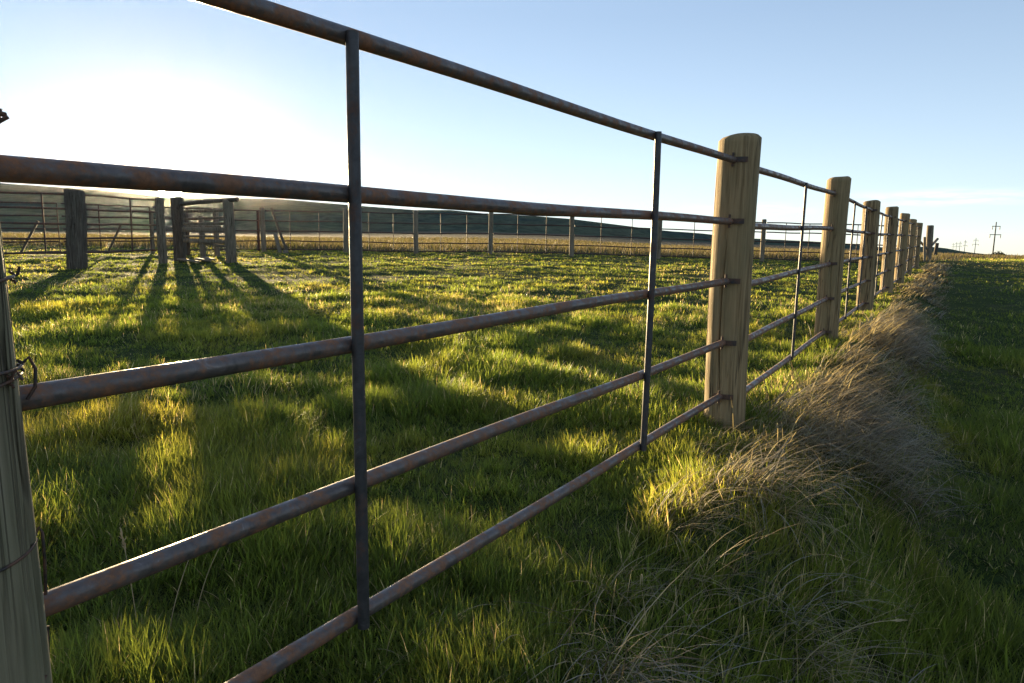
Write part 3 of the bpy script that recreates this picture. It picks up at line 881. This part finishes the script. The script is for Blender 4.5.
# ------------------------------------------------------------------ past the end of the near fence
lp = LAST_POST; lz = ground_z(lp)
gk = 'braces at the lone end post'
def P3(px, py, y): return at_depth(px, py, y)
brace('brace_pole', P3(924.5, 263, 28.6), P3(924.7, 237, 28.7), 0.05, 0, WOOD_GREY, 'thin reddish stake standing just left of the lone end post', gk, True)
brace('brace_pole', P3(920.5, 242, 28.9), P3(927, 249, 29.2), 0.05, 0, WOOD_GREY, 'short pole slanting into the left side of the lone end post', gk, True)
brace('brace_pole', P3(931.5, 245.5, 29.2), P3(937.5, 239, 30.2), 0.055, 0, WOOD_GREY, 'short pole slanting up from the right side of the lone end post', gk, True)
brace('brace_pole', P3(935, 255, 31.5), P3(937.3, 243, 31.5), 0.075, 0, WOOD_DARK, 'dark stake standing right of the lone end post', gk, True)

# ------------------------------------------------------------------ power poles
pole_parts = {}
def power_pole(px, ybase, ytop, label, two=True, first=None):
    Hp = 12.0
    a, e0 = azel(px, ybase); _, e1 = azel(px, ytop)
    dist = Hp / (math.tan(e1) - math.tan(e0))
    x, y = dist * math.sin(a), dist * math.cos(a)
    z = CAM_Z + dist * math.tan(e0)
    if first is None:
        e = empty('power_pole', (x, y, z - 0.4), label, 'power pole', 'power poles along the horizon')
        L = Vector((x, y, z - 0.4))
        mb = MB(); mb.tube([L + Vector((0, 0, -1.5)), L + Vector((0, 0, Hp + .4))], [0.24, 0.16], 12); mb.build('pole', POLE, e)
        for hz, w in ((Hp - 1.1, 2.6), (Hp - 4.0, 3.7)):
            mb = MB(); mb.bar(L + Vector((-w / 2 - .15, -.2, hz)), L + Vector((w / 2 + .15, -.2, hz)), 0.16, 0.24, side=(0, 1, 0)); mb.build('crossarm', POLE, e)
            for s in (-1, 1):
                mb = MB(); q = L + Vector((s * w / 2, -.2, hz))
                mb.tube([q + Vector((0, 0, -.12)), q + Vector((0, 0, -.35)), q + Vector((0, 0, -.6)), q + Vector((0, 0, -1.2))], [0.10, 0.13, 0.13, 0.10], 8); mb.build('insulator', INSUL, e)
        return e
    e = first.copy(); COL.objects.link(e); e.location = (x, y, z - 0.4); e['label'] = label
    e.rotation_euler = (0, 0, random.uniform(-.3, .3))
    for ch in first.children:
        c = ch.copy(); COL.objects.link(c); c.parent = e
    return e
pp = power_pole(992.5, 256.5, 222, 'tallest power pole with two crossarms, nearest on the right horizon')
power_pole(974.3, 255, 238, 'second power pole with crossarms, left of the tallest one on the horizon', first=pp)
power_pole(964, 254.5, 240, 'third power pole along the horizon, thin and left of the second', first=pp)
power_pole(959.0, 254, 241.5, 'fourth power pole along the horizon, close left of the third', first=pp)
power_pole(955.6, 253.5, 242, 'faint power pole fifth from the right along the horizon', first=pp)
power_pole(952.5, 253, 243, 'faintest power pole farthest left along the horizon', first=pp)

# shrub by the tallest pole
def shrub(px, py, depth, wx, hz, label, seed):
    c = at_depth(px, py, depth); c[2] = ground_z(c)
    rg = np.random.default_rng(seed); n = 900
    th = rg.random(n) * 2 * np.pi; rr = np.sqrt(rg.random(n)) * wx / 2
    x = rr * np.cos(th); y = rr * np.sin(th)
    top = hz * (1 - (rr / (wx / 2)) ** 2 * .6) * (0.6 + 0.4 * np.sin(th * 3 + seed) ** 2)
    z = rg.random(n) * top
    s = 0.10 + 0.10 * rg.random(n)
    v = []; f = []
    for i in range(n):
        a, b = rg.normal(size=3), rg.normal(size=3); a /= np.linalg.norm(a); b /= np.linalg.norm(b)
        p = np.array([x[i], y[i], z[i]]); o = len(v)
        v += [p - a * s[i], p + b * s[i] * .5, p + a * s[i], p - b * s[i] * .5]; f.append((o, o+1, o+2, o+3))
    o = link('shrub', v, f, plain_mat('shrub_leaf', (0.06, 0.07, 0.04)), None, tuple(c)); tag(o, label, 'shrub')
shrub(998, 256, 120, 2.2, 1.0, 'low dark shrub at the foot of the tallest power pole', 5)

# ------------------------------------------------------------------ seed stalks
def stalk(px, py, depth, L, az, curl, label, head=0.05, lean=0.15, rad=0.0011):
    b = at_depth(px, py, depth); z = ground_z(b)
    p = Vector((b[0], b[1], z - 0.01)); e = empty('grass_stalk', p, label, 'grass stalk', 'tall seeding grass stalks')
    pts = [p.copy()]; n = 14
    for i in range(n):
        a = lean + curl * (i + .5) / n
        p = p + Vector((math.sin(a) * math.cos(az), math.sin(a) * math.sin(az), math.cos(a))) * (L / n); pts.append(p.copy())
    mb = MB(); mb.tube(pts, [rad * (1.3 - .7 * i / n) for i in range(n + 1)], 6); mb.build('stem', STALKM, e)
    mb = MB(); d = (pts[-1] - pts[-2]).normalized(); rg = random.Random(px)
    for k in range(34):
        q = pts[-1] - d * head * (k / 34)
        o = Vector((rg.gauss(0, 1), rg.gauss(0, 1), rg.gauss(0, 1))); o -= d * o.dot(d)
        o = o.normalized() * head * 0.20 * rg.random() * (1 - abs(k / 17 - 1)) + d * .006
        mb.tube([q, q + o * .6, q + o + d * .004], [0.0006, 0.0013, 0.0004], 5)
    mb.build('seed_head', STALKM, e)
STALKM = plain_mat('straw_stalk', (0.36, 0.27, 0.14), 0.7)
stalk(790, 640, 1.75, 0.42, -0.15, 1.35, 'long bent straw stalk with a seed head arching over the lower right bank', 0.035)
stalk(868, 415, 5.0, 0.52, 0.3, 1.0, 'straw seed stalk leaning right off the bank crest, upper of the pair', 0.06, .5)
stalk(885, 420, 4.9, 0.50, 0.1, 1.2, 'straw seed stalk leaning right off the bank crest, lower of the pair', 0.06, .6)
stalk(168, 655, 1.55, 0.27, 0.8, .35, 'pale feathery seed stalk in the grass at bottom left', 0.06)
stalk(140, 660, 1.6, 0.27, 2.4, .3, 'feathery seed stalk leaning left in the bottom left grass', 0.06)
stalk(196, 650, 1.65, 0.27, 0.2, .4, 'feathery seed stalk rightmost of the three at bottom left', 0.05)

# ------------------------------------------------------------------ evening haze over the land
hm = bpy.data.materials.new('evening_haze'); hm.use_nodes = True
hnt = hm.node_tree; hnt.nodes.clear()
ho = hnt.nodes.new('ShaderNodeOutputMaterial'); hv = hnt.nodes.new('ShaderNodeVolumePrincipled')
hv.inputs['Color'].default_value = (0.92, 0.94, 0.97, 1); hv.inputs['Density'].default_value = 0.000004; hv.inputs['Anisotropy'].default_value = 0.9
hnt.links.new(hv.outputs[0], ho.inputs['Volume'])
X0, Z0, Z1 = 2200, -45, 190
hz = link('haze', [(sx * X0, sy * X0, z) for z in (Z0, Z1) for sx, sy in ((-1, -1), (1, -1), (1, 1), (-1, 1))],
          [(3, 2, 1, 0), (4, 5, 6, 7), (0, 1, 5, 4), (1, 2, 6, 5), (2, 3, 7, 6), (3, 0, 4, 7)], hm)
tag(hz, 'thin bright evening haze over the prairie and hills', 'haze', kind='stuff')

# ------------------------------------------------------------------ sky, sun, camera
w = bpy.data.worlds.new('World'); SC.world = w; w.use_nodes = True
nt = w.node_tree; nt.nodes.clear()
out = nt.nodes.new('ShaderNodeOutputWorld'); bg = nt.nodes.new('ShaderNodeBackground')
sky = nt.nodes.new('ShaderNodeTexSky'); sky.sky_type = 'NISHITA'; sky.sun_disc = False
sky.sun_elevation = SUN_EL; sky.sun_rotation = SUN_AZ
sky.altitude = 1500; sky.air_density = 0.8; sky.dust_density = 0.10; sky.ozone_density = 3.0
tc = N(nt, 'ShaderNodeTexCoord')
nrm = N(nt, 'ShaderNodeVectorMath', operation='NORMALIZE'); nt.links.new(tc.outputs['Generated'], nrm.inputs[0])
S = Vector((math.sin(SUN_AZ) * math.cos(SUN_EL), math.cos(SUN_AZ) * math.cos(SUN_EL), math.sin(SUN_EL)))
dv = N(nt, 'ShaderNodeVectorMath', operation='DOT_PRODUCT'); nt.links.new(nrm.outputs[0], dv.inputs[0]); dv.inputs[1].default_value = S
ac = N(nt, 'ShaderNodeMath', operation='ARCCOSINE'); nt.links.new(dv.outputs['Value'], ac.inputs[0])
def fall(a0, a1, s):
    m = N(nt, 'ShaderNodeMapRange', interpolation_type='SMOOTHSTEP'); m.inputs['From Min'].default_value = math.radians(a0); m.inputs['From Max'].default_value = math.radians(a1)
    m.inputs['To Min'].default_value = s; m.inputs['To Max'].default_value = 0.0
    nt.links.new(ac.outputs[0], m.inputs['Value']); return m.outputs[0]
disc = mixc(nt, 1.0, (1.0, 0.84, 0.58), (1, 1, 1), 'MULTIPLY')
dm = N(nt, 'ShaderNodeVectorMath', operation='SCALE'); nt.links.new(disc, dm.inputs[0]); 
f1 = N(nt, 'ShaderNodeMath', operation='ADD'); nt.links.new(fall(0.55, 0.85, 900.0), f1.inputs[0])
f2 = N(nt, 'ShaderNodeMath', operation='ADD'); nt.links.new(fall(0.0, 2.0, 5.0), f2.inputs[0]); nt.links.new(fall(0.0, 6.0, 0.15), f2.inputs[1])
nt.links.new(f2.outputs[0], f1.inputs[1]); nt.links.new(f1.outputs[0], dm.inputs['Scale'])
gam = N(nt, 'ShaderNodeGamma', Gamma=0.44); nt.links.new(sky.outputs[0], gam.inputs['Color'])
hsv = N(nt, 'ShaderNodeHueSaturation', Saturation=0.84); nt.links.new(gam.outputs[0], hsv.inputs['Color'])
sp0 = N(nt, 'ShaderNodeSeparateXYZ'); nt.links.new(nrm.outputs[0], sp0.inputs[0])
er = ramp(nt, sp0.outputs[2], [(0.0, (1.27, 1.20, 1.15)), (0.10, (1.19, 1.13, 1.11)), (0.30, (0.93, 0.93, 0.99)), (0.6, (0.86, 0.89, 1.0))])
skm = mixc(nt, 1.0, hsv.outputs[0], er.outputs[0], 'MULTIPLY')
ad = N(nt, 'ShaderNodeVectorMath', operation='ADD'); nt.links.new(skm, ad.inputs[0]); nt.links.new(dm.outputs[0], ad.inputs[1])
# one thin streak of cirrus low on the right
sp = N(nt, 'ShaderNodeSeparateXYZ'); nt.links.new(nrm.outputs[0], sp.inputs[0])
aa = N(nt, 'ShaderNodeMath', operation='ARCTAN2'); nt.links.new(sp.outputs[0], aa.inputs[0]); nt.links.new(sp.outputs[1], aa.inputs[1])
ee = N(nt, 'ShaderNodeMath', operation='ARCSINE'); nt.links.new(sp.outputs[2], ee.inputs[0])
def bump(src, c, hw):
    d = N(nt, 'ShaderNodeMath', operation='SUBTRACT'); nt.links.new(src, d.inputs[0]); d.inputs[1].default_value = math.radians(c)
    a = N(nt, 'ShaderNodeMath', operation='ABSOLUTE'); nt.links.new(d.outputs[0], a.inputs[0])
    m = N(nt, 'ShaderNodeMapRange', interpolation_type='SMOOTHSTEP'); m.inputs['From Min'].default_value = 0; m.inputs['From Max'].default_value = math.radians(hw)
    m.inputs['To Min'].default_value = 1; m.inputs['To Max'].default_value = 0; nt.links.new(a.outputs[0], m.inputs['Value']); return m.outputs[0]
cb = N(nt, 'ShaderNodeCombineXYZ'); nt.links.new(aa.outputs[0], cb.inputs[0]); nt.links.new(ee.outputs[0], cb.inputs[1])
cmp_ = N(nt, 'ShaderNodeMapping'); cmp_.inputs['Scale'].default_value = (14, 130, 1); nt.links.new(cb.outputs[0], cmp_.inputs[0])
cn = N(nt, 'ShaderNodeTexNoise', Scale=1.0, Detail=5.0, Roughness=0.6, Distortion=0.3); nt.links.new(cmp_.outputs[0], cn.inputs[0])
cr_ = N(nt, 'ShaderNodeMapRange', interpolation_type='SMOOTHSTEP'); cr_.inputs['From Min'].default_value = .35; cr_.inputs['From Max'].default_value = .65; nt.links.new(cn.outputs[0], cr_.inputs['Value'])
def mul(a, b):
    m = N(nt, 'ShaderNodeMath', operation='MULTIPLY'); nt.links.new(a, m.inputs[0])
    if isinstance(b, float): m.inputs[1].default_value = b
    else: nt.links.new(b, m.inputs[1])
    return m.outputs[0]
c1 = mul(mul(bump(aa.outputs[0], 31.5, 9.0), bump(ee.outputs[0], 3.9, 0.9)), cr_.outputs[0])
c2 = mul(mul(bump(aa.outputs[0], 19.0, 7.0), bump(ee.outputs[0], 3.2, 0.8)), cr_.outputs[0])
cs = N(nt, 'ShaderNodeMath', operation='ADD'); nt.links.new(c1, cs.inputs[0]); nt.links.new(mul(c2, 0.6), cs.inputs[1])
cv = N(nt, 'ShaderNodeVectorMath', operation='SCALE'); cv.inputs[0].default_value = (1.0, 0.95, 0.92); nt.links.new(mul(cs.outputs[0], 0.55), cv.inputs['Scale'])
ad2 = N(nt, 'ShaderNodeVectorMath', operation='ADD'); nt.links.new(ad.outputs[0], ad2.inputs[0]); nt.links.new(cv.outputs[0], ad2.inputs[1])
nt.links.new(ad2.outputs[0], bg.inputs[0]); bg.inputs[1].default_value = 0.105
nt.links.new(bg.outputs[0], out.inputs[0])

sun = bpy.data.lights.new('sun', 'SUN'); sun.energy = 4.3; sun.angle = math.radians(0.5); sun.color = (1.0, 0.76, 0.42)
so = bpy.data.objects.new('sun', sun); COL.objects.link(so); so.rotation_euler = (-S).to_track_quat('-Z', 'Y').to_euler(); so.location = (0, 0, 30)

cam = bpy.data.cameras.new('camera'); cam.lens = F / 1024 * 36; cam.sensor_width = 36; cam.clip_start = 0.02; cam.clip_end = 20000
co = bpy.data.objects.new('camera', cam); COL.objects.link(co)
rx, up, bk = ROT @ np.array([1, 0, 0]), ROT @ np.array([0, -1, 0]), ROT @ np.array([0, 0, -1])
co.matrix_world = Matrix(((rx[0], up[0], bk[0], 0), (rx[1], up[1], bk[1], 0), (rx[2], up[2], bk[2], CAM_Z), (0, 0, 0, 1)))
SC.camera = co
vs = SC.view_settings; vs.view_transform = 'Standard'; vs.look = 'None'; vs.gamma = 1; vs.use_curve_mapping = False; vs.exposure = 2.5
SC.cycles.max_bounces = 8; SC.cycles.transparent_max_bounces = 4
SC.cycles.use_denoising = True
